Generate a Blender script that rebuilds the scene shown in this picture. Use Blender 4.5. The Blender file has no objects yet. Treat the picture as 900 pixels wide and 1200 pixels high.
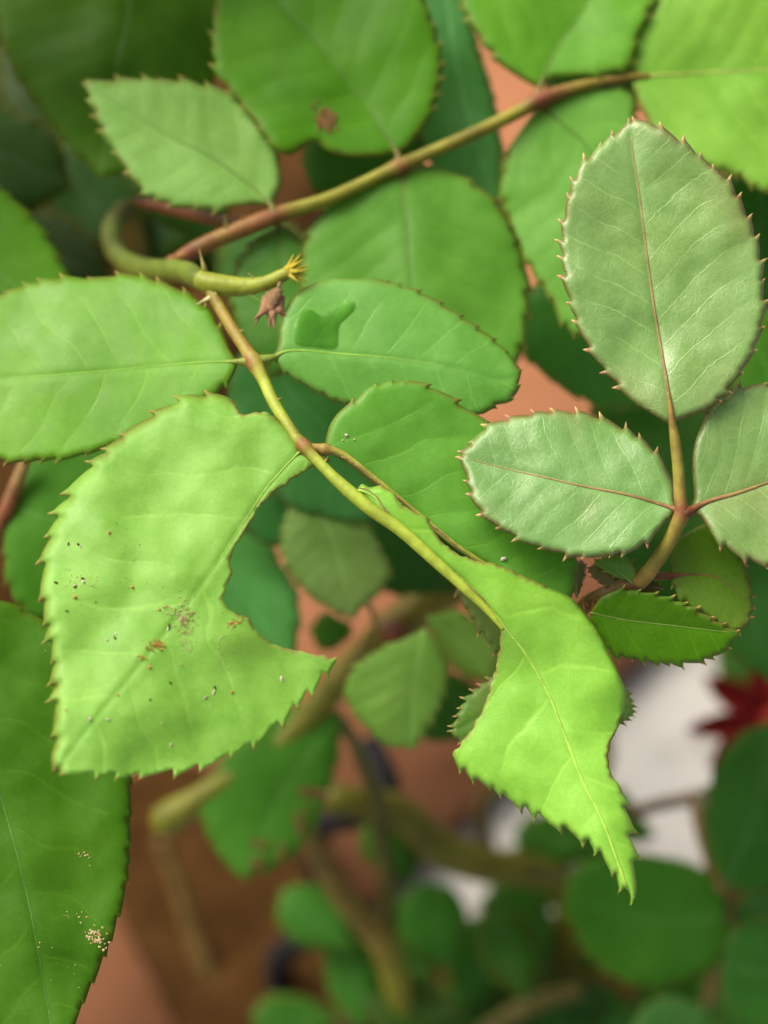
import bpy, math, random
import numpy as np
from mathutils import Vector, noise
from mathutils.geometry import delaunay_2d_cdt

random.seed(7)
scene = bpy.context.scene
COL = scene.collection

# ------------------------------------------------------------------ camera
PITCH = math.radians(50)            # looking down on the bush
FOCUS = 0.28                        # metres to the front leaves
VFOV = math.radians(30)
FPX = 600 / math.tan(VFOV / 2)      # focal length counted in photo pixels
MPP = FOCUS / FPX                   # metres per pixel in the focus plane
CAM_H = 0.475
C = Vector((0, 0, CAM_H))
FW = Vector((0, math.cos(PITCH), -math.sin(PITCH)))
RT = Vector((1, 0, 0))
UP = Vector((0, math.sin(PITCH), math.cos(PITCH)))

cam_data = bpy.data.cameras.new('camera')
cam = bpy.data.objects.new('camera', cam_data)
COL.objects.link(cam)
cam.location = C
cam.rotation_euler = (math.pi / 2 - PITCH, 0, 0)
cam_data.sensor_fit = 'VERTICAL'
cam_data.sensor_height = 36
cam_data.lens = 18 / math.tan(VFOV / 2)
cam_data.clip_start = 0.01
cam_data.clip_end = 50
cam_data.dof.use_dof = True
cam_data.dof.focus_distance = FOCUS + 15 * MPP
cam_data.dof.aperture_fstop = 7.6
scene.camera = cam

# ------------------------------------------------------------------ sky, sun, exposure
SUN_EL, SUN_AZ = math.radians(56), math.radians(-62)    # azimuth from +Y (away from camera) towards +X
world = bpy.data.worlds.new('World')
scene.world = world
world.use_nodes = True
wn = world.node_tree
sky = wn.nodes.new('ShaderNodeTexSky')
sky.sky_type = 'NISHITA'
sky.sun_disc = False
sky.sun_elevation = SUN_EL
sky.sun_rotation = SUN_AZ
sky.air_density = 0.35
sky.dust_density = 10.0
sky.ozone_density = 0.0
bg = wn.nodes['Background']
bg.inputs[1].default_value = 0.15
wn.links.new(sky.outputs[0], bg.inputs[0])
sun_data = bpy.data.lights.new('sun', 'SUN')
sun_data.energy = 1.0
sun_data.angle = math.radians(38)
sun_data.color = (1.0, 0.95, 0.86)
sun = bpy.data.objects.new('sun', sun_data)
COL.objects.link(sun)
sdir = Vector((math.sin(SUN_AZ) * math.cos(SUN_EL), math.cos(SUN_AZ) * math.cos(SUN_EL), math.sin(SUN_EL)))
sun.rotation_euler = sdir.to_track_quat('Z', 'Y').to_euler()
sun.location = (0, 0, 2)
scene.view_settings.view_transform = 'Standard'
scene.view_settings.look = 'None'
scene.view_settings.exposure = 1.08
scene.view_settings.gamma = 1
scene.view_settings.use_curve_mapping = False
scene.cycles.max_bounces = 7
scene.cycles.transparent_max_bounces = 12

# ------------------------------------------------------------------ pixel + depth -> place
def at(x, y, z=0.0):
    """photo pixel x, y at z pixels (focus-plane scale) behind the focus plane -> world point"""
    x, y, z = float(x), float(y), float(z)
    d = FOCUS + z * MPP
    return C + d * (FW + RT * ((x - 450) / FPX) + UP * ((600 - y) / FPX))

def ground_at(x, y, h=0.0):
    v = FW + RT * ((x - 450) / FPX) + UP * ((600 - y) / FPX)
    return C + v * ((CAM_H - h) / -v.z)

# ------------------------------------------------------------------ materials
def new_mat(name):
    m = bpy.data.materials.new(name)
    m.use_nodes = True
    m.node_tree.nodes.clear()
    return m, m.node_tree

class NT:
    def __init__(s, nt): s.nt = nt
    def n(s, t, **kw):
        nd = s.nt.nodes.new(t)
        for k, v in kw.items(): setattr(nd, k, v)
        return nd
    def l(s, a, b): s.nt.links.new(a, b)
    def val(s, sock, v):
        if isinstance(v, bpy.types.NodeSocket): s.l(v, sock)
        elif isinstance(v, (tuple, list)) and len(v) == 3 and sock.type == 'RGBA': sock.default_value = (*v, 1)
        else: sock.default_value = v
    def math(s, op, a, b=0.0, c=0.0):
        nd = s.n('ShaderNodeMath', operation=op)
        for i, v in enumerate((a, b, c)): s.val(nd.inputs[i], v)
        return nd.outputs[0]
    def ramp(s, v, a, b, lo=0.0, hi=1.0):
        nd = s.n('ShaderNodeMapRange', interpolation_type='SMOOTHSTEP')
        for i, q in enumerate((v, a, b, lo, hi)): s.val(nd.inputs[i], q)
        return nd.outputs[0]
    def mix(s, f, a, b, blend='MIX'):
        nd = s.n('ShaderNodeMix', data_type='RGBA', blend_type=blend)
        s.val(nd.inputs[0], f); s.val(nd.inputs[6], a); s.val(nd.inputs[7], b)
        return nd.outputs[2]
    def attr(s, name): return s.n('ShaderNodeAttribute', attribute_name=name).outputs['Fac']
    def noise(s, vec, scale, detail=3, rough=.5):
        nd = s.n('ShaderNodeTexNoise')
        s.l(vec, nd.inputs['Vector']); nd.inputs['Scale'].default_value = scale
        nd.inputs['Detail'].default_value = detail; nd.inputs['Roughness'].default_value = rough
        return nd.outputs[0]
    def objvec(s, off=True):
        tc = s.n('ShaderNodeTexCoord').outputs['Object']
        if not off: return tc
        oi = s.n('ShaderNodeObjectInfo').outputs['Random']
        nd = s.n('ShaderNodeVectorMath', operation='ADD'); s.l(tc, nd.inputs[0])
        cb = s.n('ShaderNodeCombineXYZ')
        for i in range(3): s.l(s.math('MULTIPLY', oi, 7.0 + i), cb.inputs[i])
        s.l(cb.outputs[0], nd.inputs[1])
        return nd.outputs[0]

def leaf_material(name, young=False):
    m, nt = new_mat(name); T = NT(nt)
    out = T.n('ShaderNodeOutputMaterial')
    oi = T.n('ShaderNodeObjectInfo'); oc = oi.outputs['Color']; waxy = oi.outputs['Alpha']     # alpha = how waxy the blade is
    q, across, rim, tip, cut = (T.attr(k) for k in ('vein', 'across', 'rim', 'tip', 'cut'))
    vec = T.objvec()
    # lateral veins run along whole numbers of the attribute
    wob = T.math('MULTIPLY', T.math('SUBTRACT', T.noise(vec, 260, 3), .5), .20 if young else .12)
    wob = T.math('ADD', wob, T.math('MULTIPLY', T.math('SUBTRACT', T.noise(vec, 900, 2), .5), .14 if young else .05))
    dq = T.math('PINGPONG', T.math('ADD', q, wob), .5)
    vline = T.ramp(dq, 0.0, .04 if young else .06, 1, 0)
    fade = T.math('MULTIPLY', T.ramp(across, .75, 1.0, 1, .1), T.ramp(across, .02, .07))
    vline = T.math('MULTIPLY', vline, fade)
    vline = T.math('MULTIPLY', vline, T.ramp(T.noise(vec, 120, 2), .3, .6, .25, 1))
    # fine net between them
    vd = T.n('ShaderNodeVectorMath', operation='ADD'); T.l(vec, vd.inputs[0])
    nz = T.n('ShaderNodeTexNoise'); nz.inputs['Scale'].default_value = 300; T.l(vec, nz.inputs['Vector'])
    sc = T.n('ShaderNodeVectorMath', operation='SCALE'); sc.inputs[3].default_value = .0035; T.l(nz.outputs[1], sc.inputs[0])
    T.l(sc.outputs[0], vd.inputs[1])
    vo = T.n('ShaderNodeTexVoronoi', feature='DISTANCE_TO_EDGE'); vo.inputs['Scale'].default_value = 620 if young else 420
    T.l(vd.outputs[0], vo.inputs['Vector'])
    net = T.ramp(vo.outputs['Distance'], 0, .12, 1, 0)
    vo2 = T.n('ShaderNodeTexVoronoi', feature='DISTANCE_TO_EDGE'); vo2.inputs['Scale'].default_value = 1300
    T.l(vd.outputs[0], vo2.inputs['Vector'])
    net2 = T.ramp(vo2.outputs['Distance'], 0, .12, 1, 0)
    mott = T.noise(vec, 70, 4, .6)
    fine = T.noise(vec, 900, 2)
    col = T.mix(T.ramp(mott, .3, .7), T.mix(1, oc, (.72, .80, .62), 'MULTIPLY'), T.mix(1, oc, (1.15, 1.10, 1.35), 'MULTIPLY'))
    col = T.mix(T.ramp(fine, .35, .75, 0, .25), col, T.mix(1, oc, (1.25, 1.15, 1.6), 'MULTIPLY'))
    grain = T.noise(vec, 2600, 2, .6)
    col = T.mix(T.ramp(grain, .3, .7, 0, .18), col, T.mix(1, oc, (.6, .68, .5), 'MULTIPLY'))
    patch = T.noise(vec, 32, 3, .6)
    col = T.mix(T.ramp(patch, .52, .72, 0, .28), col, T.mix(1, oc, (1.45, 1.12, 1.0), 'MULTIPLY'))
    if young:
        red = T.noise(vec, 45, 2)
        col = T.mix(T.ramp(red, .50, .72, 0, .38), col, (.17, .15, .05))
        veinc = T.mix(1, oc, (2.0, 1.7, 2.4), 'MULTIPLY')
        col = T.mix(T.math('MULTIPLY', vline, .55), col, veinc)
        col = T.mix(T.math('MULTIPLY', net, .10), col, veinc)
        rimc = (.14, .06, .025)
    else:
        col = T.mix(T.math('MULTIPLY', vline, .30), col, T.mix(1, oc, (1.75, 1.45, 2.2), 'MULTIPLY'))
        col = T.mix(T.math('MULTIPLY', net, .20), col, T.mix(1, oc, (.70, .74, .5), 'MULTIPLY'))
        col = T.mix(T.math('MULTIPLY', net2, .12), col, T.mix(1, oc, (1.3, 1.2, 1.5), 'MULTIPLY'))
        rimc = (.11, .075, .015)
    rimn = T.math('MULTIPLY', rim, T.ramp(T.noise(vec, 200, 2), .25, .65, .35, 1))
    col = T.mix(rimn, col, rimc)
    col = T.mix(T.math('MULTIPLY', cut, T.ramp(T.noise(vec, 500, 2), .32, .6, .3, .95)), col, (.17, .105, .03))
    col = T.mix(tip, col, T.mix(T.ramp(T.noise(vec, 160, 1), .4, .6), (.55, .40, .13), (.52, .20, .12)) if young else (.27, .19, .05))
    # relief
    h = T.math('MULTIPLY', vline, .22 if young else -.3)
    h = T.math('ADD', h, T.math('MULTIPLY', net, .07 if young else -.06))
    h = T.math('ADD', h, T.math('MULTIPLY', net2, -.10))
    h = T.math('ADD', h, T.math('MULTIPLY', T.noise(vec, 330, 4, .55), 1.1 if young else .6))
    bp = T.n('ShaderNodeBump'); bp.inputs['Strength'].default_value = .5 if young else .35
    bp.inputs['Distance'].default_value = .00022
    T.l(h, bp.inputs['Height'])
    p = T.n('ShaderNodeBsdfPrincipled')
    T.l(col, p.inputs['Base Color']); T.l(bp.outputs[0], p.inputs['Normal'])
    T.val(p.inputs['Roughness'], T.ramp(T.noise(vec, 150, 3), .3, .7, .36 if young else .42, .48 if young else .56))
    T.l(T.math('MULTIPLY', waxy, .6 if young else .3), p.inputs['Specular IOR Level'])
    tr = T.n('ShaderNodeBsdfTranslucent')
    T.l(T.mix(1, col, (1.15, 1.25, .45), 'MULTIPLY'), tr.inputs[0]); T.l(bp.outputs[0], tr.inputs['Normal'])
    ms = T.n('ShaderNodeMixShader'); ms.inputs[0].default_value = .22 if young else .30
    T.l(p.outputs[0], ms.inputs[1]); T.l(tr.outputs[0], ms.inputs[2]); T.l(ms.outputs[0], out.inputs[0])
    return m

def stem_material(name):
    m, nt = new_mat(name); T = NT(nt)
    out = T.n('ShaderNodeOutputMaterial'); p = T.n('ShaderNodeBsdfPrincipled')
    oc = T.n('ShaderNodeObjectInfo').outputs['Color']
    red = T.attr('red'); vec = T.objvec()
    st = T.noise(vec, 180, 4, .65)
    col = T.mix(T.ramp(st, .3, .7), T.mix(1, oc, (.7, .68, .6), 'MULTIPLY'), T.mix(1, oc, (1.2, 1.2, 1.2), 'MULTIPLY'))
    f = T.math('MULTIPLY', red, T.ramp(T.noise(vec, 260, 3), .2, .65, .55, 1))
    col = T.mix(f, col, T.mix(T.ramp(st, .35, .65), (.10, .027, .010), (.175, .052, .022)))
    bp = T.n('ShaderNodeBump'); bp.inputs['Strength'].default_value = .5; bp.inputs['Distance'].default_value = .0003
    T.l(T.noise(vec, 700, 4, .6), bp.inputs['Height'])
    T.l(col, p.inputs['Base Color']); T.l(bp.outputs[0], p.inputs['Normal'])
    p.inputs['Roughness'].default_value = .5
    p.inputs['Specular IOR Level'].default_value = .25
    T.l(p.outputs[0], out.inputs[0])
    return m

def plain_material(name, a, b, scale, rough=.7, bump=.4, dist=.0006, dots=None, spec=.08):
    m, nt = new_mat(name); T = NT(nt)
    out = T.n('ShaderNodeOutputMaterial'); p = T.n('ShaderNodeBsdfPrincipled')
    vec = T.objvec(False)
    nz = T.noise(vec, scale, 5, .62)
    col = T.mix(T.ramp(nz, .3, .7), a, b)
    if dots:
        col = T.mix(T.ramp(T.noise(vec, scale * 6, 3), .58, .7), col, dots)
    bp = T.n('ShaderNodeBump'); bp.inputs['Strength'].default_value = bump; bp.inputs['Distance'].default_value = dist
    T.l(T.noise(vec, scale * 4, 5, .65), bp.inputs['Height'])
    T.l(col, p.inputs['Base Color']); T.l(bp.outputs[0], p.inputs['Normal'])
    p.inputs['Roughness'].default_value = rough
    p.inputs['Specular IOR Level'].default_value = spec
    T.l(p.outputs[0], out.inputs[0])
    return m

M_LEAF = leaf_material('mature_leaf')
M_YOUNG = leaf_material('young_leaf', True)
M_STEM = stem_material('green_stem')
M_TERRA = plain_material('terracotta', (.19, .083, .037), (.245, .11, .052), 14, .75, .5, .001, (.16, .07, .03))
M_PALE = plain_material('pale_concrete', (.24, .245, .225), (.33, .33, .30), 10, .8, .5, .001, (.2, .2, .18))
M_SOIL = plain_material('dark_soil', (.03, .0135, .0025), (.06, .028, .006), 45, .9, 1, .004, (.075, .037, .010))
M_RED = plain_material('red_petal', (.17, .012, .010), (.25, .025, .018), 60, .7)
M_BLACK = plain_material('black_rubber', (.010, .011, .012), (.02, .021, .023), 80, .5)
M_DRY = plain_material('dry_brown', (.13, .075, .035), (.28, .17, .09), 220, .8, .8)
M_DRYY = plain_material('dry_yellow', (.30, .25, .02), (.42, .36, .05), 260, .7, .8)
M_FRASS = plain_material('frass', (.50, .42, .24), (.30, .19, .07), 1400, .8)
M_RUST = plain_material('rust_frass', (.42, .20, .05), (.24, .10, .03), 1200, .8)
M_SCAR = plain_material('leaf_scar', (.20, .12, .045), (.11, .06, .02), 500, .8)
M_PALEBIT = plain_material('pale_crumb', (.46, .44, .34), (.36, .31, .19), 1500, .7)

# ------------------------------------------------------------------ building helpers
def link(name, mesh, parent, origin, mat, color=None):
    o = bpy.data.objects.new(name, mesh)
    COL.objects.link(o)
    if parent is not None:
        o.parent = parent
        o.location = origin - parent_world[parent.name]
    else:
        o.location = origin
    parent_world[o.name] = origin.copy()
    if mat is not None and not mesh.materials: mesh.materials.append(mat)
    if color is not None: o.color = (*color, 1)
    return o

parent_world = {}

def thing(name, label, cat, origin, group=None):
    e = bpy.data.objects.new(name, None)
    COL.objects.link(e)
    e.empty_display_size = .01
    e.location = origin
    parent_world[e.name] = origin.copy()
    e['label'] = label; e['category'] = cat
    if group: e['group'] = group
    return e

def spline(pts, step):
    """Catmull-Rom through pts (any dimension), sampled about every step units of the first two axes"""
    P = [np.array(p, float) for p in pts]
    if len(P) == 2:
        n = max(1, int(np.linalg.norm((P[1] - P[0])[:2]) / step))
        return [P[0] + (P[1] - P[0]) * k / n for k in range(n + 1)]
    E = [2 * P[0] - P[1]] + P + [2 * P[-1] - P[-2]]
    out = []
    for i in range(1, len(E) - 2):
        p0, p1, p2, p3 = E[i - 1:i + 3]
        n = max(1, int(math.ceil(np.linalg.norm((p2 - p1)[:2]) / step)))
        for k in range(n):
            u = k / n
            out.append(.5 * (2 * p1 + (p2 - p0) * u + (2 * p0 - 5 * p1 + 4 * p2 - p3) * u * u + (3 * p1 - p0 - 3 * p2 + p3) * u ** 3))
    out.append(P[-1])
    return out

def tube_mesh(name, W, R, red=None, sides=10, origin=None, lump=0.0):
    """W world points, R radii in metres"""
    n = len(W)
    verts, faces, rd = [], [], []
    nrm = None
    for i in range(n):
        tdir = (W[min(i + 1, n - 1)] - W[max(i - 1, 0)]).normalized()
        if nrm is None:
            nrm = tdir.orthogonal().normalized()
        nrm = (nrm - tdir * nrm.dot(tdir)).normalized()
        bn = tdir.cross(nrm)
        for k in range(sides):
            a = 2 * math.pi * k / sides
            r = R[i] * (1 + lump * noise.noise(W[i] * 90 + Vector((math.cos(a), math.sin(a), 0)) * .8))
            verts.append(W[i] + (nrm * math.cos(a) + bn * math.sin(a)) * r - origin)
            rd.append(red[i] if red else 0)
    for i in range(n - 1):
        for k in range(sides):
            a, b = i * sides + k, i * sides + (k + 1) % sides
            faces.append((a, b, b + sides, a + sides))
    for e, i in ((0, 0), (1, n - 1)):
        c = len(verts)
        tdir = (W[1] - W[0]) if e == 0 else (W[-1] - W[-2])
        verts.append(W[i] - origin + tdir.normalized() * R[i] * (.5 if e else -.5)); rd.append(red[i] if red else 0)
        for k in range(sides):
            a, b = i * sides + k, i * sides + (k + 1) % sides
            faces.append((c, a, b) if e else (c, b, a))
    me = bpy.data.meshes.new(name)
    me.from_pydata([tuple(v) for v in verts], [], faces)
    me.attributes.new('red', 'FLOAT', 'POINT').data.foreach_set('value', rd)
    me.shade_smooth()
    return me

def stem(name, pts, parent, color, step=6, sides=10, world_tail=None, lump=.06, mat=None, thing_kw=None):
    """pts: (x, y, z, radius_px, red)"""
    S = spline(pts, step)
    W = [at(*p[:3]) for p in S]
    R = [float(max(.2, p[3]) * MPP * (FPX + p[2]) / FPX) for p in S]
    red = [float(min(1, max(0, p[4]))) for p in S]
    if world_tail:
        for (v, r, rr) in world_tail:
            W.append(v); R.append(r); red.append(rr)
    org = W[0]
    me = tube_mesh(name, W, R, red, sides, org, lump)
    return link(name, me, parent, org, mat or M_STEM, color)

def down_tail(x, y, z, r_px, lean=(0, 0), n=14, red=.3):
    """world points from a pixel place down to the ground, swaying a little"""
    p = at(x, y, z)
    r = r_px * MPP * (FPX + z) / FPX
    out = []
    for k in range(1, n + 1):
        u = k / n
        q = Vector((p.x + lean[0] * u, p.y + lean[1] * u, p.z * (1 - u)))
        sw = .006 * math.sin(u * 7 + x) * (1 - u) * u * 4
        out.append((q + Vector((sw, -sw * .5, -0.01 if k == n else 0)), r * (1 + .5 * u), red * (1 - u * .5)))
    return out

def cone(name, base, tipw, r, parent, mat, color=None, red=0.5):
    W = [base + (tipw - base) * u for u in (0, .3, .65, 1)]
    me = tube_mesh(name, W, [r, r * .55, r * .25, r * .04], [red * .4, red * .6, red, red], 7, base)
    return link(name, me, parent, base, mat, color)

def prickle(parent, x, y, z, dx, dy, ln, r=1.6, color=(.35, .33, .08), red=.5, name='prickle'):
    return cone(name, at(x, y, z), at(x + dx * ln, y + dy * ln, z - ln * .25), r * MPP, parent, M_STEM, color, red)

# ---- leaf outline with saw teeth
def toothed(pts, toward, sp, ht, rng, out_sign, spike, nat=1.0):
    S = np.array(spline([p[:2] for p in pts], 1.5))
    seg = np.linalg.norm(np.diff(S, axis=0), axis=1)
    cum = np.concatenate([[0], np.cumsum(seg)])
    L = cum[-1]
    def pos(a):
        a = min(max(a, 0), L)
        p = np.array([np.interp(a, cum, S[:, 0]), np.interp(a, cum, S[:, 1])])
        e = 2.0
        p1 = np.array([np.interp(max(a - e, 0), cum, S[:, 0]), np.interp(max(a - e, 0), cum, S[:, 1])])
        p2 = np.array([np.interp(min(a + e, L), cum, S[:, 0]), np.interp(min(a + e, L), cum, S[:, 1])])
        t = (p2 - p1) / (np.linalg.norm(p2 - p1) + 1e-9)
        return p, np.array([t[1], -t[0]]) * out_sign
    n = max(1, int(round(L / sp)))
    w = [1 + rng.uniform(-.42, .42) for _ in range(n)]
    b = np.concatenate([[0], np.cumsum(w)]) * L / sum(w)
    out = []
    prof = [(0, 0, 0), (.2, .26, 0), (.42, .52, 0), (.62, .72, 0), (.78, .86, .0), (.90, .96 + .35 * spike, .45), (1.04, 1.0 + spike, 1), (.99, .72, .35), (.97, .25, 0)]
    for i in range(n):
        lo, hi = b[i], b[i + 1]
        h = ht * rng.choice((.5, .8, 1.0, 1.15, 1.35))
        rows = prof if toward > 0 else [(1 - a, o, t) for a, o, t in prof][::-1]
        for a, o, t in rows:
            p, nn = pos(lo + a * (hi - lo))
            out.append((*(p + nn * h * o), nat, float(t), 0.0))
    p, nn = pos(L)
    out.append((*p, 1.0, 0, 0))
    return out

def build_outline(segs, sp, ht, rng, spike, step):
    """segs: list of (mode, pts): n+ / n- toothed towards / away from the end, p plain, b bitten.
    Each segment starts where the one before ended. Returns rows x, y, natural, tip, cut."""
    allp = []
    for m, pts in segs: allp += pts
    A = np.array([p[:2] for p in allp])
    area = .5 * np.sum(A[:, 0] * np.roll(A[:, 1], -1) - np.roll(A[:, 0], -1) * A[:, 1])
    out_sign = 1 if area > 0 else -1
    out, last = [], None
    first = segs[0][1][0]
    for i, (m, pts) in enumerate(segs):
        P = ([last] if last is not None else []) + list(pts)
        if i == len(segs) - 1: P = P + [first]
        last = pts[-1]
        if len(P) < 2: continue
        if m in ('n+', 'n-', 'm+', 'm-'):
            rows = toothed(P, 1 if m[1] == '+' else -1, sp, ht, rng, out_sign, spike, 1.0 if m[0] == 'n' else 0.0)
        else:
            S = spline([p[:2] for p in P], step)
            rows = []
            for k, p in enumerate(S):
                j = 0
                if m == 'b' and 0 < k < len(S) - 1: j = 1.1 * math.sin(k * 1.3 + i) * math.sin(k * .37) + rng.uniform(-1.0, 1.0)
                t = S[min(k + 1, len(S) - 1)] - S[max(k - 1, 0)]
                t = t / (np.linalg.norm(t) + 1e-9)
                rows.append((p[0] + t[1] * j, p[1] - t[0] * j, 1.0 if m == 'p' else 0.0, 0.0, 1.0 if m == 'b' else 0.0))
        out += rows[:-1]
    # drop points closer than .4 px
    keep = [out[0]]
    for r in out[1:]:
        if math.hypot(r[0] - keep[-1][0], r[1] - keep[-1][1]) > .4: keep.append(r)
    if math.hypot(keep[0][0] - keep[-1][0], keep[0][1] - keep[-1][1]) < .4: keep.pop()
    return np.array(keep)

def poly_dist(P, A, B):
    """distance from points P to each segment A-B -> min distance, index, parameter"""
    best = np.full(len(P), 1e9); idx = np.zeros(len(P), int); par = np.zeros(len(P))
    for i in range(len(A)):
        d = B[i] - A[i]; l2 = d @ d + 1e-12
        u = np.clip(((P - A[i]) @ d) / l2, 0, 1)
        q = A[i] + u[:, None] * d
        ds = np.hypot(*(P - q).T)
        m = ds < best
        best[m] = ds[m]; idx[m] = i; par[m] = u[m]
    return best, idx, par

def inside(P, poly):
    x, y = P[:, 0], P[:, 1]
    c = np.zeros(len(P), bool)
    j = len(poly) - 1
    for i in range(len(poly)):
        xi, yi = poly[i]; xj, yj = poly[j]
        m = ((yi > y) != (yj > y))
        if yi != yj:
            c ^= m & (x < (xj - xi) * (y - yi) / (yj - yi) + xi)
        j = i
    return c

LEAF_N = [0]
def leaflet(parent, segs, mid, zb, gx, gy, color, mat=None, fold=.12, curl=0.0, wav=5.0, puff=1.2, rimw=9, rimc=4.0,
            sp=20, ht=5, spike=.5, step=5, nv=8, half=None, rim_amt=.8, mid_r=(2.2, .7), mid_color=None, mid_red=0.0,
            mid_lift=-.35, stalk=None, label=None, name='leaflet', ang=.75, mid_name='midrib', bend=0.0, roll=0.0, groove=1.4, wax=1.0):
    """One leaflet: outline and midrib in photo pixels; zb depth at the base; gx, gy the tilt of the blade;
    fold < 0 lifts the margins into a valley, > 0 lets them drop; curl bends the tip away (+) or nearer (-)."""
    LEAF_N[0] += 1
    rng = random.Random(LEAF_N[0] * 17 + 3)
    seed = LEAF_N[0] * 3.71
    mat = mat or M_LEAF
    if isinstance(segs[0][0], (int, float)):          # a plain ring of points, base first: toothed both ways
        ring = segs
        tipp = np.array(mid[-1][:2])
        k = int(np.argmin([math.hypot(p[0] - tipp[0], p[1] - tipp[1]) for p in ring]))
        segs = [('p', [ring[0], ring[1]]), ('n+', ring[2:k + 1]), ('n-', ring[k + 1:])] if 2 < k < len(ring) - 1 else [('n+', ring)]
    O = build_outline(segs, sp, ht, rng, spike, min(step, 4))
    poly = O[:, :2]
    MS = np.array(spline([p[:2] for p in mid], 6))
    mlen = np.concatenate([[0], np.cumsum(np.linalg.norm(np.diff(MS, axis=0), axis=1))])
    LEN = mlen[-1]
    lo, hi = poly.min(0), poly.max(0)
    gxs = np.arange(lo[0], hi[0] + step, step)
    rows = []
    for r, yy in enumerate(np.arange(lo[1], hi[1] + step, step * .866)):
        rows += [(xx + (step / 2 if r % 2 else 0), yy) for xx in gxs]
    G = np.array(rows)
    # also a row of points hugging the margin inside for the rim
    G = G[inside(G, poly)]
    A, B = poly, np.roll(poly, -1, axis=0)
    dG, _, _ = poly_dist(G, A, B)
    G = G[dG > step * .55]
    MP = np.array(spline([p[:2] for p in mid], step * .8))
    for off in (0, 3.2, -3.2):
        tn = np.gradient(MP, axis=0); tn /= np.linalg.norm(tn, axis=1)[:, None] + 1e-9
        Q = MP + np.stack([-tn[:, 1], tn[:, 0]], 1) * off
        Q = Q[inside(Q, poly)]
        if len(Q):
            Q = Q[poly_dist(Q, A, B)[0] > 1.5]
        if len(Q):
            if off == 0: G = G[poly_dist(G, MS[:-1], MS[1:])[0] > 3.2 + step * .45]
            G = np.vstack([G, Q])
    V = np.vstack([poly, G])
    n0 = len(poly)
    res = delaunay_2d_cdt([Vector(v) for v in V], [], [list(range(n0))], 1, 1e-4)
    vs = np.array([tuple(v) for v in res[0]])
    tris = [t for t in res[2]]
    orig = res[3]
    # natural-margin distance
    nat = [i for i in range(n0) if O[i, 2] > .5 and O[(i + 1) % n0, 2] > .5]
    cutl = [i for i in range(n0) if O[i, 4] > .5]
    dn = poly_dist(vs, A[nat], B[nat])[0] if nat else np.full(len(vs), 99.)
    dc = poly_dist(vs, A[cutl], B[cutl])[0] if cutl else np.full(len(vs), 99.)
    dm, im, um = poly_dist(vs, MS[:-1], MS[1:])
    tan = MS[im + 1] - MS[im]
    rel = vs - MS[im]
    side = np.sign(tan[:, 0] * rel[:, 1] - tan[:, 1] * rel[:, 0])
    s = (mlen[im] + um * (mlen[im + 1] - mlen[im])) / LEN
    t = dm * side
    halfw = half or max(np.percentile(dm, 97), 10)
    bx, by = MS[0]
    def zfun(x, y, dm, t, s, dn, q):
        z = zb + gx * (x - bx) + gy * (y - by)
        sa = math.sqrt(dm * dm + 36) - 6
        z += groove * math.exp(-(dm / 3.6) ** 2)
        z += fold * sa + curl * LEN * s * s + bend * LEN * s * (1 - s) * 4 + roll * t * s
        z += wav * (noise.noise(Vector((x / 75, y / 75, seed))) + .18 * noise.noise(Vector((x / 28, y / 28, seed + 9))))
        if puff and q is not None:
            w = abs(math.sin(math.pi * q)) ** .7
            z -= puff * w * min(1, dm / 25) * min(1, dn / 20)
        if dn < rimw: z += rimc * (1 - dn / rimw) ** 2
        return z
    qv = np.zeros(len(vs)); zz = np.zeros(len(vs))
    ac = dm / halfw
    for i in range(len(vs)):
        nz = noise.noise(Vector((vs[i][0] / 60, vs[i][1] / 60, seed + 3)))
        q = nv * (s[i] - ang * dm[i] / LEN + .35 * (dm[i] / LEN) ** 2) + (.5 if side[i] > 0 else 0) + .32 * nz
        qv[i] = q
        zz[i] = zfun(vs[i][0], vs[i][1], dm[i], t[i], s[i], dn[i], q)
    org = at(bx, by, zb)
    W = [at(vs[i][0], vs[i][1], zz[i]) - org for i in range(len(vs))]
    me = bpy.data.meshes.new(name)
    fixed = []
    for f in tris:
        a, b, c = f[:3]
        nrm = (W[b] - W[a]).cross(W[c] - W[a])
        fixed.append((a, b, c) if nrm.dot(FW) < 0 else (a, c, b))
    me.from_pydata([tuple(v) for v in W], [], fixed)
    tipv = np.zeros(len(vs)); ctv = np.zeros(len(vs))
    for i, os_ in enumerate(orig):
        for k in os_:
            if k < n0: tipv[i] = max(tipv[i], O[k, 3])
    rimv = rim_amt * np.clip(1 - dn / rimw, 0, 1) ** 1.5
    ctv = np.clip(1.25 - dc / 3.2, 0, 1)
    for nm, arr in (('vein', qv), ('across', ac), ('rim', rimv), ('tip', tipv), ('cut', ctv)):
        me.attributes.new(nm, 'FLOAT', 'POINT').data.foreach_set('value', np.asarray(arr, np.float32))
    me.shade_smooth()
    o = link(name, me, parent, org, mat, color)
    o.color[3] = wax
    if label: o['label'] = label
    md = o.modifiers.new('edge', 'SOLIDIFY'); md.thickness = .00022; md.offset = -1; md.use_rim_only = True
    # midrib, lying on the blade
    Wm, Rm, rd = [], [], []
    if stalk:
        SS = spline([tuple(p) for p in stalk] + [(bx, by, zb, mid_r[0] * 1.9)], 4)
        for p in SS[:-1]:
            Wm.append(at(p[0], p[1], p[2])); Rm.append(float(p[3] * MPP * (FPX + p[2]) / FPX)); rd.append(min(1, mid_red + .5))
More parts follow.
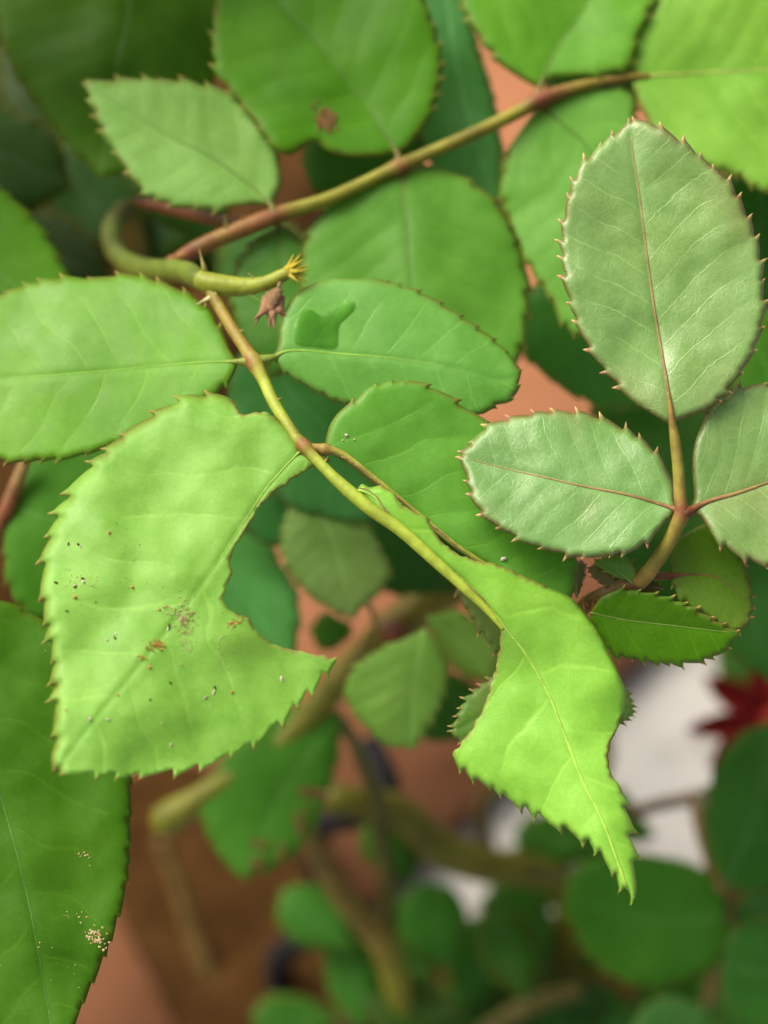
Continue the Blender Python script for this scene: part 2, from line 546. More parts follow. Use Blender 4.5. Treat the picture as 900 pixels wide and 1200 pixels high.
    for k in range(len(MS)):
        u = mlen[k] / LEN
        if u > .97: break
        x, y = MS[k]
        dnk = 99
        z = zfun(x, y, 0, 0, u, dnk, None)
        r = mid_r[0] + (mid_r[1] - mid_r[0]) * u ** .7
        r *= 1 + (.9 * math.exp(-u * LEN / 9) if stalk else 0)
        Wm.append(at(x, y, z - mid_r[0] * mid_lift)); Rm.append(float(r * MPP * (FPX + z) / FPX)); rd.append(min(1, mid_red * (1 - .5 * u) + (.6 * math.exp(-u * LEN / 14) if stalk else 0)))
    if len(Wm) > 2:
        mm = tube_mesh(mid_name, Wm, Rm, rd, 8, org, .08)
        link(mid_name, mm, o, org, M_STEM, mid_color or tuple(min(.6, c * 1.25 + .015) for c in color))
    o['zf'] = 0; del o['zf']
    return o, lambda x, y: zfun(x, y, *_loc(x, y, MS, mlen, LEN), 99, None)

def _loc(x, y, MS, mlen, LEN):
    P = np.array([[x, y]])
    dm, im, um = poly_dist(P, MS[:-1], MS[1:])
    i = im[0]
    tan = MS[i + 1] - MS[i]; rel = P[0] - MS[i]
    sd = np.sign(tan[0] * rel[1] - tan[1] * rel[0])
    return dm[0], dm[0] * sd, (mlen[i] + um[0] * (mlen[i + 1] - mlen[i])) / LEN

def oval(cx, cy, ln, wd, ang, tipk=1.0, n=18):
    """ring of an ordinary leaflet, base first, pointing ang degrees (0 = right, 90 = down), and its midrib"""
    a = math.radians(ang); ca, sa = math.cos(a), math.sin(a)
    def tr(u, v): return (cx + (u - .5) * ln * ca - v * wd * sa, cy + (u - .5) * ln * sa + v * wd * ca)
    us = [.03, .12, .25, .4, .55, .7, .83, .93]
    wv = [.12, .33, .47, .5, .47, .37, .23, .1]
    ring = [tr(0, 0)] + [tr(u, w) for u, w in zip(us, wv)] + [tr(1.0, 0)] + [tr(u, -w) for u, w in reversed(list(zip(us, wv)))]
    return ring, [tr(0, 0), tr(.5, .015), tr(1, 0)]

# ================================================================== THE SETTING
def sheet(name, ring_px, h, mat, res=.02, bumpy=0.0, thick=0.0):
    pts = [ground_at(x, y, h) for x, y in ring_px]
    return sheet_w(name, pts, h, mat, res, bumpy, thick)

def sheet_w(name, pts, h, mat, res=.02, bumpy=0.0, thick=0.0):
    P = np.array([(p.x, p.y) for p in pts])
    lo, hi = P.min(0), P.max(0)
    G = np.array([(x, y) for x in np.arange(lo[0], hi[0], res) for y in np.arange(lo[1], hi[1], res)])
    G = G[inside(G, P)]
    G = G[poly_dist(G, P, np.roll(P, -1, axis=0))[0] > res * .5]
    res_ = delaunay_2d_cdt([Vector(v) for v in np.vstack([P, G])], [], [list(range(len(P)))], 1, 1e-6)
    vs = [(v.x, v.y, h + bumpy * (noise.noise(Vector((v.x * 40, v.y * 40, 1))) + .5 * noise.noise(Vector((v.x * 110, v.y * 110, 4))))) for v in res_[0]]
    fs = []
    for f in res_[2]:
        a, b, c = (Vector(vs[i]) for i in f[:3])
        fs.append(tuple(f) if (b - a).cross(c - a).z > 0 else tuple(reversed(f)))
    me = bpy.data.meshes.new(name); me.from_pydata(vs, [], fs); me.shade_smooth()
    o = link(name, me, None, Vector((0, 0, 0)), mat)
    o['kind'] = 'structure'
    if thick:
        md = o.modifiers.new('t', 'SOLIDIFY'); md.thickness = thick; md.offset = -1
    return o

sheet_w('ground', [Vector((-3, -2, 0)), Vector((3, -2, 0)), Vector((3, 6, 0)), Vector((-3, 6, 0))], 0.0, M_PALE, res=.25)
# terracotta paving ends along a diagonal, pale concrete beyond it
e0, e1 = ground_at(840, 700), ground_at(430, 1075)
ed = (e1 - e0)
sheet_w('terracotta_paving', [e0 - ed * 6, e1 + ed * 4, Vector((-3, -1.5, 0)), Vector((-3, 5, 0))], .012, M_TERRA, res=.12, thick=.010)
sheet('soil_bed', [(110, 930), (135, 1060), (215, 1215), (240, 1300), (430, 1300), (420, 1120), (400, 1010), (330, 930), (200, 890)], .018, M_SOIL, res=.006, bumpy=.004, thick=.004)
sheet('garden_soil', [(1300, 850), (1000, 940), (850, 1005), (640, 1080), (430, 1125), (420, 1400), (1400, 1400)], .010, M_SOIL, res=.02, bumpy=.003, thick=.006)
sheet('hollow_shade_soil', [(-300, -200), (-300, 700), (60, 740), (120, 520), (260, 470), (330, 330), (420, 150), (480, -200)], .017, M_SOIL, res=.02, bumpy=.004, thick=.004)  # dark soil sheet added to darken the hollow where shade falls

# ================================================================== FRONT SHOOT
G1 = (.088, .26, .006); G2 = (.165, .375, .045); G3 = (.20, .47, .04)
base = ground_at(150, 700)
front = thing('rose_shoot', 'bright green rose shoot in front with large bitten leaflets and a withered flower stub', 'rose shoot', base)
stem('cane', [(242, 331, 141, 9, 0), (232, 327, 155, 12, 0), (214, 319, 210, 14, 0), (165, 315, 320, 14, 0), (135, 296, 400, 12, .05), (131, 266, 460, 12, .1), (146, 246, 540, 13, .4)],
     front, (.075, .115, .012), world_tail=down_tail(165, 250, 600, 11, lean=(base.x - at(165, 250, 600).x, .05)))
stub = stem('flower_stub', [(232, 327, 138, 11, 0), (250, 333, 132, 13, .1), (285, 336, 124, 11, .05), (310, 332, 118, 9, .1), (332, 322, 112, 8, .2), (340, 319, 110, 6, .4)], front, (.19, .25, .02))
for i, (dx, dy) in enumerate([(18, -12), (21, -4), (19, 5), (12, 9), (14, -17), (8, -14), (15, 1), (22, -9), (10, 14), (17, -2), (6, -17), (20, 9)]):
    bpx, bpy_ = 336 + (i % 3), 317 + (i % 2) * 3
    cone('sepal', at(bpx, bpy_, 110), at(bpx + dx * 1.15, bpy_ + dy * 1.15, 100 + 5 * (i % 3)), 6 * MPP, stub, M_DRYY)
cone('sepal', at(328, 330, 110), at(322, 352, 106), 3.2 * MPP, stub, M_DRY)
# withered brown bit hanging under the stub
rw = random.Random(4)
for (x, y, l, a, r) in [(325, 340, 20, 95, 8), (322, 345, 30, 104, 12), (319, 366, 22, 80, 8), (312, 362, 20, 140, 7), (326, 362, 16, 40, 7), (322, 345, 36, 100, 11), (315, 350, 38, 118, 9), (326, 350, 32, 75, 10), (318, 358, 28, 95, 11), (322, 352, 26, 130, 9)]:
    cone('withered_petal', at(x, y, 108 + rw.uniform(-4, 4)), at(x + l * math.cos(math.radians(a)), y + l * math.sin(math.radians(a)), 104), r * MPP, stub, M_DRY)
cone('thorn', at(240, 317, 136), at(233, 290, 128), 4 * MPP, front, M_STEM, (.35, .36, .10))
cone('thorn', at(300, 330, 118), at(290, 318, 110), 3 * MPP, front, M_STEM, (.38, .38, .12))
cone('stipule', at(285, 340, 120), at(312, 358, 116), 2.5 * MPP, front, M_STEM, (.22, .36, .05), 0)
cone('stipule', at(252, 346, 128), at(230, 357, 118), 7 * MPP, front, M_STEM, (.38, .42, .18), .3)
rach = stem('leaf_stalk', [(243, 336, 134, 6, .8), (256, 358, 122, 7, .75), (275, 390, 104, 7, .7), (289, 411, 91, 7.6, .75), (297, 424, 84, 10.5, 1), (304, 436, 77, 8.4, .6), (310, 448, 72, 7.2, .2), (322, 474, 56, 7, .12),
                    (340, 502, 38, 6.6, .25), (348, 514, 31, 7, .4), (356, 523, 24, 9.5, .95), (364, 532, 20, 7.6, .5), (374, 542, 15, 6.4, .12), (392, 560, 8, 7, .05), (412, 578, 2, 8, .0), (436, 598, -4, 8, .02), (470, 622, -10, 7.5, .02), (508, 656, -16, 6.8, .02), (545, 690, -20, 5.6, .02), (572, 716, -22, 4.2, 0), (590, 738, -23, 2.2, 0)], front, (.24, .33, .03), step=4, sides=12)
for (x, y, dx, dy, l) in [(326, 468, .9, -.4, 6), (313, 450, -.9, .3, 5), (338, 492, -.9, .5, 5), (346, 507, .8, -.6, 6), (381, 541, .5, -.9, 7), (404, 575, -.3, 1, 8),
                          (262, 362, -1, .2, 5), (282, 388, .9, -.3, 5), (268, 385, -1, .2, 4), (330, 486, .9, -.4, 5), (318, 463, -.9, .4, 4)]:
    zz_ = np.interp(y, [340, 425, 523, 600], [128, 80, 20, -8])
    prickle(rach, x, y, zz_, dx, dy, l, 1.5)
# leaflet pairs
leaflet(front, [('p', [(279, 424), (270, 410)]), ('n+', [(260, 390), (245, 365), (220, 345), (197, 335), (167, 325), (143, 323), (103, 327), (63, 328), (20, 338), (0, 347), (-40, 375), (-75, 440)]),
                ('n-', [(-40, 515), (0, 539), (47, 539), (83, 535), (110, 529), (160, 512), (210, 488), (253, 460), (270, 440)])],
        [(279, 424), (240, 425), (200, 428), (100, 437), (0, 443), (-75, 440)], 86, -.12, -.42, G1, fold=.10, curl=-.02, puff=.8, sp=27, ht=3.6, spike=.6, rimw=10, rimc=5,
        stalk=[(297, 424, 84, 8)], mid_r=(2.0, .8), mid_red=.05, mid_lift=-.5, mid_color=(.12, .31, .015), nv=7, half=100)
leaf2, z2 = leaflet(front, [('p', [(321, 419), (326, 403), (328, 383), (337, 357), (357, 337), (387, 327), (430, 326)]), ('n+', [(460, 332), (500, 347), (533, 367), (567, 390), (593, 412), (608, 432)]),
                ('n-', [(607, 450), (599, 468), (577, 476), (560, 486), (520, 486), (470, 482), (430, 478), (393, 470)]), ('n-', [(367, 457), (343, 443), (328, 430)])],
        [(321, 419), (343, 411), (400, 415), (460, 420), (533, 431), (587, 445), (608, 440)], 84, .02, -.26, (.09, .275, .03), fold=.14, sp=24, ht=2.6, spike=.3,
        stalk=[(298, 424, 84, 8)], mid_r=(2.2, .8), mid_red=.1, mid_lift=-.5, mid_color=(.15, .34, .03), nv=7, half=80, rimw=8, puff=.6)
leaf3, z3 = leaflet(front, [('p', [(355, 526), (352, 519), (345, 509), (333, 497), (321, 487)]), ('b', [(305, 482), (287, 486), (279, 480), (275, 470)]),
                ('n+', [(262, 466), (236, 465), (214, 470), (180, 487), (150, 507), (125, 529), (100, 556), (80, 584), (64, 615), (54, 650), (51, 690), (54, 720), (61, 755), (65, 800), (66, 840), (66, 868), (64, 888), (70, 903)]),
                ('m-', [(95, 905), (122, 902), (150, 906), (190, 902), (242, 892), (288, 872), (318, 850), (355, 813), (377, 789), (396, 771)]),
                ('b', [(380, 769), (347, 762), (323, 756), (308, 747), (298, 735), (291, 724), (280, 721), (270, 716), (264, 708), (262, 697), (265, 686), (272, 672), (270, 656), (276, 640), (288, 620), (300, 600), (312, 584), (330, 571), (350, 557), (370, 546), (388, 539), (371, 533)])],
        [(355, 526), (332, 550), (310, 576), (280, 621), (240, 680), (200, 733), (165, 778), (110, 845), (68, 900)], 22, .10, -.30, G2, fold=.13, wav=10, puff=1.1, curl=-.04, sp=31, ht=6.8, spike=.5,
        rimw=13, rimc=11, mid_r=(2.4, .8), mid_lift=-.62, mid_color=(.15, .31, .02), mid_red=.10, nv=7, half=130, step=4.5, label='largest leaflet with a wide round bite out of its lower edge and frass specks')
leaf4, z4 = leaflet(front, [('p', [(380, 527), (382, 513), (387, 497), (395, 485)]), ('n+', [(413, 473), (430, 458), (453, 449), (473, 447), (500, 453), (527, 467), (547, 480), (567, 492), (600, 520), (635, 560), (662, 610), (675, 655), (672, 690), (664, 707)]),
                ('p', [(620, 692), (570, 662), (540, 648), (490, 609), (440, 570), (408, 545), (392, 535)])],
        [(380, 527), (402, 533), (438, 560), (488, 601), (540, 643), (600, 678), (664, 706)], 26, .13, -.12, (.085, .27, .02), fold=.04, sp=30, ht=3.5, spike=.5, rimw=8,
        stalk=[(357, 524, 23, 5.5), (370, 525, 24, 5)], mid_r=(4.2, 2.2), mid_red=.25, mid_color=(.21, .27, .03), mid_lift=.35, nv=7, half=110, wav=6, label='leaflet missing everything below its midrib')
leaf5, z5 = leaflet(front, [('p', [(418, 575), (424, 567), (434, 571), (446, 568)]), ('b', [(458, 575), (466, 585), (475, 594), (490, 601), (503, 609), (507, 622), (517, 634), (537, 649), (560, 657), (587, 663), (613, 675), (640, 687)]),
                ('p', [(667, 699), (680, 712), (697, 733), (713, 762), (728, 795), (734, 815), (730, 838)]), ('b', [(723, 855), (714, 877), (714, 900), (729, 928)]),
                ('n+', [(734, 960), (738, 985), (742, 1010)]), ('p', [(746, 1035), (745, 1050), (739, 1062), (739, 1050), (734, 1040)]), ('n-', [(716, 1015), (697, 990), (670, 972), (645, 962), (620, 947), (585, 928), (550, 906), (530, 884)]),
                ('b', [(546, 864), (563, 837), (573, 811), (580, 787), (585, 762), (586, 736)]), ('p', [(577, 720), (556, 698), (526, 670), (490, 640), (455, 612), (430, 590)])],
        [(420, 574), (440, 584), (457, 606), (492, 637), (523, 663), (553, 690), (580, 720), (594, 739), (617, 768), (643, 814), (663, 864), (684, 918), (708, 966), (740, 1056)], -2, .03, -.10, G3,
        fold=.30, wav=9, puff=1.5, curl=-.03, bend=.02, wax=1.4, sp=24, ht=6, spike=.6, rimw=7, rimc=5, rim_amt=.45, mid_r=(1.3, 1.8), mid_lift=-.3, mid_color=(.26, .46, .06), mid_red=0, nv=8, half=90, step=4.5,
        label='end leaflet chewed away on both sides into a narrow waist and hanging tip')
# brown chewed seam on the end leaflet's stalk
seam = [(419, 572), (430, 574), (441, 582), (449, 594), (458, 606), (474, 620), (492, 635), (508, 649), (524, 663), (540, 678), (555, 692), (568, 705), (580, 721), (585, 731)]
rs = random.Random(2)
S_ = spline([(x, y, z5(x, y) - 5.5) for x, y in seam], 3)
link('dry_seam', tube_mesh('dry_seam', [at(p[0] + rs.uniform(-.6, .6), p[1] + rs.uniform(-.6, .6), p[2]) for p in S_], [rs.uniform(.5, 1.3) * MPP for _ in S_], None, 6, at(*S_[0]), .2), leaf5, at(*S_[0]), M_DRY)
seam4 = [(398, 534), (412, 542), (438, 563), (465, 583), (488, 603), (515, 623), (540, 645)]
S_ = spline([(x + 2, y + 1, z4(x, y) - 4.6) for x, y in seam4], 3)
link('dry_seam', tube_mesh('dry_seam', [at(p[0] + rs.uniform(-.6, .6), p[1] + rs.uniform(-.6, .6), p[2]) for p in S_], [rs.uniform(.5, 1.4) * MPP for _ in S_], None, 6, at(*S_[0]), .2), leaf4, at(*S_[0]), M_DRY)

# ================================================================== YOUNG GLOSSY SHOOT
Y1 = (.135, .265, .055); Y2 = (.115, .26, .05)
base = ground_at(640, 1380)
young = thing('rose_shoot', 'glossy reddish young rose shoot with three grey-green leaflets meeting at a red joint', 'rose shoot', base)
st_end = (668, 730, 150)
stem('cane', [(752, 682, 38, 8.5, .55), (728, 688, 48, 9, .5), (700, 700, 70, 9, .3), (680, 715, 130, 9, .2), (662, 745, 300, 9, .1), (650, 775, 650, 9, .1), (640, 800, 1100, 9, .1)], young, (.08, .085, .02),
     world_tail=down_tail(636, 820, 1160, 9, lean=(-.01, .01)))
yr = stem('leaf_stalk', [(748, 684, 36, 9.5, .6), (757, 674, 30, 9.5, .55), (768, 660, 22, 9, .4), (783, 637, 12, 8.6, .35), (795, 612, 4, 9, .55), (799, 600, 2, 9.5, 1), (797, 585, 2, 7.5, .7), (795, 550, 2, 7, .3), (791, 515, 2, 6.2, .35), (788, 496, 2, 4.6, .6), (786, 480, 3, 3.4, .6), (783, 460, 7, 2.4, .6)],
          young, (.20, .21, .03), step=4, sides=12)
for (x, y, dx, dy, l) in [(776, 640, -.9, -.4, 5), (790, 630, .9, .4, 4), (762, 672, .9, .5, 5), (803, 560, .9, 0, 3)]:
    prickle(yr, x, y, 10, dx, dy, l, 1.2, (.3, .15, .06), .9)
ymid = dict(mid_color=(.22, .20, .07), mid_red=.6, mid_lift=-.15, mat=M_YOUNG, rimw=8, rimc=5.5, sp=25, ht=4.2, spike=.75, step=4.5, rim_amt=.9)
leaflet(young, [('p', [(788, 497), (783, 497), (747, 475)]), ('n+', [(720, 445), (700, 420), (681, 388), (668, 350), (662, 317), (660, 290), (661, 262), (667, 230), (678, 203), (692, 184), (705, 170), (724, 156), (740, 143)]),
                ('n-', [(764, 146), (797, 166), (824, 188), (850, 210), (871, 246), (885, 280), (892, 316), (894, 348), (892, 378), (885, 403), (870, 432), (848, 461), (827, 481)]), ('p', [(803, 490)])],
        [(788, 497), (785, 470), (775, 410), (767, 363), (757, 290), (748, 221), (741, 172), (740, 143)], 3, .02, -.16, Y1, fold=-.10, wav=9, puff=.8, bend=.03, nv=10, half=105, mid_r=(2.8, .8), **ymid)
leaflet(young, [('p', [(795, 598), (791, 588), (790, 567), (780, 547)]), ('n+', [(757, 520), (733, 505), (710, 494), (687, 487), (657, 483), (630, 485), (600, 491), (575, 499), (557, 514), (542, 533)]),
                ('n-', [(549, 565), (560, 593), (580, 614), (606, 629), (636, 642), (665, 649), (700, 652), (743, 643), (770, 624)]), ('p', [(787, 605)])],
        [(795, 598), (770, 590), (735, 580), (683, 570), (640, 560), (600, 551), (560, 541), (542, 535)], 2, -.02, -.34, Y2, fold=-.06, wav=8, puff=.9, nv=9, half=80, mid_r=(2.9, .7),
        stalk=[(799, 600, 0, 7.5)], **ymid)
leaflet(young, [('p', [(806, 600), (813, 583), (811, 547), (814, 520), (823, 494)]), ('n+', [(838, 476), (855, 462), (878, 453), (905, 454), (955, 470), (995, 515), (1008, 552)]),
                ('n-', [(985, 615), (940, 655), (905, 662), (886, 658), (866, 648), (850, 639), (832, 622)]), ('p', [(820, 605)])],
        [(806, 600), (830, 588), (865, 578), (900, 566), (950, 553), (1008, 550)], 2, .05, -.30, Y1, fold=-.12, wav=7, puff=.9, nv=9, half=95, mid_r=(3.9, .9), stalk=[(799, 600, 0, 8)], **ymid)
yl = dict(mat=M_YOUNG, wax=.35, rimw=5, rimc=2, sp=17, ht=4.5, spike=.7, step=5, rim_amt=.5)
leaflet(young, [('p', [(786, 675), (785, 660), (795, 632), (815, 618)]), ('n+', [(845, 622), (868, 655), (878, 685), (880, 712)]), ('n-', [(874, 732), (860, 740), (842, 728), (813, 710), (797, 699)])],
        [(786, 675), (815, 673), (845, 680), (880, 708)], 45, .15, -.20, (.07, .165, .008), stalk=[(757, 676, 32, 5), (770, 675, 38, 5)], mid_red=.7, mid_color=(.16, .12, .04), fold=-.10, **yl)
leaflet(young, [('p', [(692, 718), (703, 701), (718, 693)]), ('n+', [(741, 693), (770, 699), (802, 710), (825, 722), (848, 735), (866, 742)]),
                ('n-', [(850, 760), (836, 769), (814, 774), (796, 777), (773, 776), (747, 771), (724, 767), (710, 756), (698, 735)])],
        [(692, 718), (735, 727), (780, 732), (830, 738), (866, 742)], 40, -.06, .35, (.055, .175, .001), mid_r=(1.2, .6), mid_color=(.14, .22, .04), fold=-.12, curl=-.04, nv=7, **yl)
leaflet(young, [(742, 684), (725, 678), (708, 668), (697, 658), (718, 652), (738, 655), (748, 672)], [(742, 684), (722, 668), (700, 658)], 30, -.1, -.2, (.09, .22, .03), mid_r=(1, .5), fold=-.2, **{**yl, 'sp': 10, 'ht': 2})
leaflet(young, [(728, 692), (716, 690), (702, 682), (690, 668), (700, 662), (716, 672), (730, 684)], [(728, 692), (712, 680), (692, 667)], 45, .1, -.2, (.10, .10, .025), mid_r=(1, .5), fold=-.2, **{**yl, 'sp': 9, 'ht': 2.5})
leaflet(young, [(778, 690), (764, 695), (745, 694), (726, 690), (732, 680), (752, 678), (768, 684)], [(778, 690), (752, 687), (728, 687)], 44, .1, -.1, (.08, .08, .015), mid_r=(1, .5), fold=-.2, **{**yl, 'sp': 7, 'ht': 3})
# small leaflets hanging behind the end leaflet
leaflet(young, [('p', [(665, 720), (640, 695), (600, 676)]), ('n+', [(560, 678), (537, 692), (549, 716), (566, 741), (584, 764)]), ('n-', [(625, 775), (655, 750)])], [(665, 720), (620, 730), (584, 762)], 90, .1, -.1, (.04, .12, .014), **yl)
leaflet(young, [('p', [(670, 740), (690, 790), (670, 840)]), ('n+', [(610, 868), (560, 872), (538, 866), (533, 854)]), ('n-', [(545, 824), (575, 797), (620, 770)])], [(670, 740), (610, 810), (533, 857)], 95, .1, -.1, (.05, .15, .014), **{**yl, 'sp': 11})
leaflet(young, [('p', [(672, 745), (700, 780), (728, 800)]), ('n+', [(738, 818), (741, 836)]), ('n-', [(728, 846), (700, 850), (680, 800)])], [(672, 745), (705, 800), (741, 835)], 70, .05, 0, (.13, .26, .05), **{**yl, 'sp': 8})
stip = leaflet(young, [(676, 700), (664, 680), (662, 668), (670, 657), (683, 658), (686, 668), (682, 684)], [(676, 700), (675, 680), (673, 660)], 60, 0, -.2, (.13, .17, .05), mat=M_YOUNG, sp=9, ht=1.5, mid_r=(1.6, .8), name='stipule', step=5)
for (x, y, dx, dy) in [(690, 712, -8, -14), (694, 716, 4, -22), (686, 718, -3, -20), (698, 706, 10, -16)]:
    cone('bud_scale', at(x, y, 62), at(x + dx, y + dy, 52), 4 * MPP, young, M_STEM, (.20, .10, .03), .8)

# ================================================================== SHOOT BEHIND, ALONG THE TOP
base = ground_at(40, 520)
U = (.095, .25, .035); Ud = (.056, .195, .003)
top = thing('rose_shoot', 'arching rose shoot behind with broad soft green leaflets in pairs on a long brown-green stalk', 'rose shoot', base)
stem('cane', [(205, 306, 262, 9, .9), (190, 318, 285, 9, .9), (170, 335, 330, 9, .6)], top, (.14, .12, .03),
     world_tail=down_tail(150, 350, 380, 9, lean=(base.x - at(150, 350, 380).x, base.y - at(150, 350, 380).y)))
tr_ = stem('leaf_stalk', [(207, 304, 260, 7, 1), (230, 292, 256, 10, .95), (262, 277, 256, 10, .75), (320, 254, 262, 10.5, .9), (350, 244, 266, 8.5, .1), (390, 231, 272, 8, .05), (452, 202, 282, 8, .1), (468, 195, 284, 10.5, 1), (488, 186, 287, 8, .1), (560, 154, 298, 8, .15), (610, 130, 306, 8, .15),
                          (630, 119, 310, 10.5, 1), (680, 101, 316, 6.5, .4), (735, 91, 322, 5.5, .5), (760, 89, 324, 4, .2)], top, (.15, .155, .012), step=8)
stem('side_branch', [(160, 236, 440, 6, .8), (225, 250, 380, 8, .85), (275, 262, 320, 7, .7), (300, 262, 275, 6, .6)], top, (.14, .09, .03))
prickle(tr_, 265, 268, 250, -.1, -1, 18, 3, (.2, .22, .05), .1)
kw = dict(wax=.6, sp=24, ht=4, step=7, rimw=9, puff=1.3, wav=8, nv=8)
leaflet(top, [('p', [(319, 241), (330, 214), (327, 186)]), ('n+', [(312, 149), (296, 127), (272, 110), (240, 102), (216, 96), (188, 94), (152, 94), (124, 95), (100, 95)]), ('n-', [(108, 120), (118, 147), (134, 175), (154, 206), (173, 226), (204, 240), (240, 245), (276, 242)]), ('p', [(308, 240)])],
        [(319, 241), (290, 215), (240, 180), (190, 155), (100, 95)], 255, .05, -.30, (.145, .32, .055), stalk=[(321, 254, 260, 7)], mid_r=(1.8, .6), mid_color=(.07, .17, .02), fold=-.08, mid_red=.1, half=75, **kw)
leafu, zu = leaflet(top, [('p', [(466, 180), (445, 183), (414, 184), (386, 178), (372, 166)]), ('p', [(358, 172), (340, 182), (325, 178)]), ('n+', [(290, 130), (255, 82), (251, 25), (262, -20), (290, -75)]),
              ('n-', [(400, -80), (470, -45), (500, 8), (515, 65), (512, 110), (496, 150)]), ('p', [(480, 172)])],
        [(466, 180), (430, 125), (380, 60), (325, 0), (290, -75)], 283, .10, -.34, Ud, stalk=[(468, 194, 282, 7)], mid_r=(1.8, .8), mid_color=(.05, .13, .012), fold=-.12, half=120, **kw)
leaflet(top, [('p', [(471, 204), (445, 208), (418, 216)]), ('n+', [(390, 236), (366, 266), (355, 298), (354, 340), (375, 400), (430, 450), (490, 470)]), ('n-', [(560, 455), (604, 420), (615, 380), (617, 330), (604, 280), (580, 236), (542, 206)]), ('p', [(500, 193)])],
        [(471, 204), (476, 260), (481, 330), (490, 468)], 290, .05, -.30, (.075, .23, .018), stalk=[(468, 195, 282, 7)], mid_r=(1.8, .9), mid_color=(.06, .13, .015), fold=.10, half=120, **kw)
leaflet(top, [('p', [(632, 103), (618, 97), (600, 86)]), ('n+', [(575, 60), (555, 30), (538, 0), (530, -45), (600, -90), (712, -90)]), ('n-', [(770, -50), (765, 0), (748, 40), (736, 78), (690, 89)]), ('p', [(648, 92)])],
        [(632, 103), (650, 60), (690, 0), (712, -90)], 312, 0, -.40, (.08, .25, .01), stalk=[(631, 119, 308, 7)], mid_r=(1.8, .8), mid_color=(.06, .14, .015), fold=-.15, half=100, **kw)
leaflet(top, [('p', [(636, 126), (622, 136), (602, 164)]), ('n+', [(589, 200), (591, 240), (602, 276), (622, 312), (647, 352), (672, 388), (735, 420)]), ('n-', [(780, 330), (770, 220), (748, 150), (736, 106), (692, 101)]), ('p', [(652, 112)])],
        [(636, 126), (664, 150), (692, 180), (715, 260), (735, 415)], 318, -.05, -.25, (.10, .28, .03), stalk=[(631, 119, 308, 7)], mid_r=(1.8, .8), mid_color=(.06, .14, .015), fold=.10, half=100, **kw)
leaflet(top, [('p', [(738, 91), (737, 78), (746, 38), (768, 8)]), ('n+', [(800, -30), (880, -60), (960, -20), (1010, 75)]), ('n-', [(965, 190), (900, 222), (862, 203), (800, 180), (762, 148)]), ('p', [(744, 110)])],
        [(738, 91), (800, 87), (900, 82), (1010, 78)], 322, .05, -.35, (.14, .33, .03), mid_r=(3.5, 1.5), mid_color=(.20, .28, .05), fold=-.08, half=120, **kw)
leaflet(top, [('p', [(326, 264), (305, 276)]), ('n+', [(280, 306), (270, 345), (285, 400), (322, 440)]), ('n-', [(360, 400), (372, 340), (356, 286)]), ('p', [(338, 268)])],
        [(326, 264), (330, 340), (322, 438)], 280, .05, -.2, (.06, .19, .02), stalk=[(322, 255, 262, 7)], mid_r=(1.6, .8), mid_color=(.06, .14, .02), **kw)

# ================================================================== SHOOTS FURTHER BACK
GRP = 'rose shoots further back in the bush'
bk = dict(wax=.25, step=10, sp=26, ht=3.5, spike=.3, rimw=7, rimc=3, puff=1.5, wav=9, mid_r=(2.0, .9), rim_amt=.4)
def shoot(label, foot, root, cane_pts, color=(.10, .13, .02), r=8, tail_lean=True):
    """cane_pts from the growing end to where it dives; then down to the ground at pixel foot"""
    b = ground_at(*foot)
    t = thing('rose_shoot', label, 'rose shoot', b, GRP)
    x, y, z = cane_pts[-1][:3]
    p = at(x, y, z)
    stem('cane', cane_pts, t, color, step=12, world_tail=down_tail(x, y, z, cane_pts[-1][3], lean=(b.x - p.x, b.y - p.y), red=cane_pts[-1][4]))
    return t

def tint(c): return (c[0] * .95, c[1], c[2] * .6)

def ring_leaf(t, ring, mid, z, gx, gy, col, **k):
    return leaflet(t, ring, mid, z, gx, gy, tint(col), **{**bk, **k})

def oval_leaf(t, cx, cy, ln, wd, ang, z, gx, gy, col, **k):
    r, m = oval(cx, cy, ln, wd, ang)
    return leaflet(t, r, m, z, gx, gy, tint(col), **{**bk, **k})

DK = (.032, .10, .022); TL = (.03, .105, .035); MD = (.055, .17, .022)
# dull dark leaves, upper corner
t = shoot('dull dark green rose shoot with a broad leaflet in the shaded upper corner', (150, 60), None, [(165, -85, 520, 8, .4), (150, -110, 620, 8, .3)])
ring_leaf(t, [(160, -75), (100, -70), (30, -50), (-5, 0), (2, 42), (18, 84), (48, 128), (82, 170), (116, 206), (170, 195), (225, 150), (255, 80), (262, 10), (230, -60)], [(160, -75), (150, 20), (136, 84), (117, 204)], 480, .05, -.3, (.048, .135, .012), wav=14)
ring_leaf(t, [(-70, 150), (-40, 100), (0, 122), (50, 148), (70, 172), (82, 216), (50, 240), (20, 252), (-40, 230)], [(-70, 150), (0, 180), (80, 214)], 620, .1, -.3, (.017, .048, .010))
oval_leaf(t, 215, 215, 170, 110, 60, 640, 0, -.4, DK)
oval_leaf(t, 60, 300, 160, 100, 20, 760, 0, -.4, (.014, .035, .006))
for (cx, cy, a, z) in [(-60, -120, 40, 300), (60, -140, 100, 330), (180, -170, 60, 360), (-150, -20, 20, 330), (-200, 110, 80, 350), (0, -260, 70, 250), (130, -300, 120, 260), (-160, -180, 30, 260), (-240, -50, 100, 280), (-110, -330, 50, 180), (-190, 200, 60, 330), (-220, 320, 30, 360), (-300, 150, 90, 220), (-330, 280, 20, 260), (-280, 40, 50, 160), (-170, 90, 10, 420), (60, -400, 80, 150), (-260, -250, 10, 180), (230, -300, 45, 300)]:  # unseen leaflets added outside the view to shade the hollow
    oval_leaf(t, cx, cy, 210, 140, a, z, 0, -.6, (.05, .13, .03), step=16)
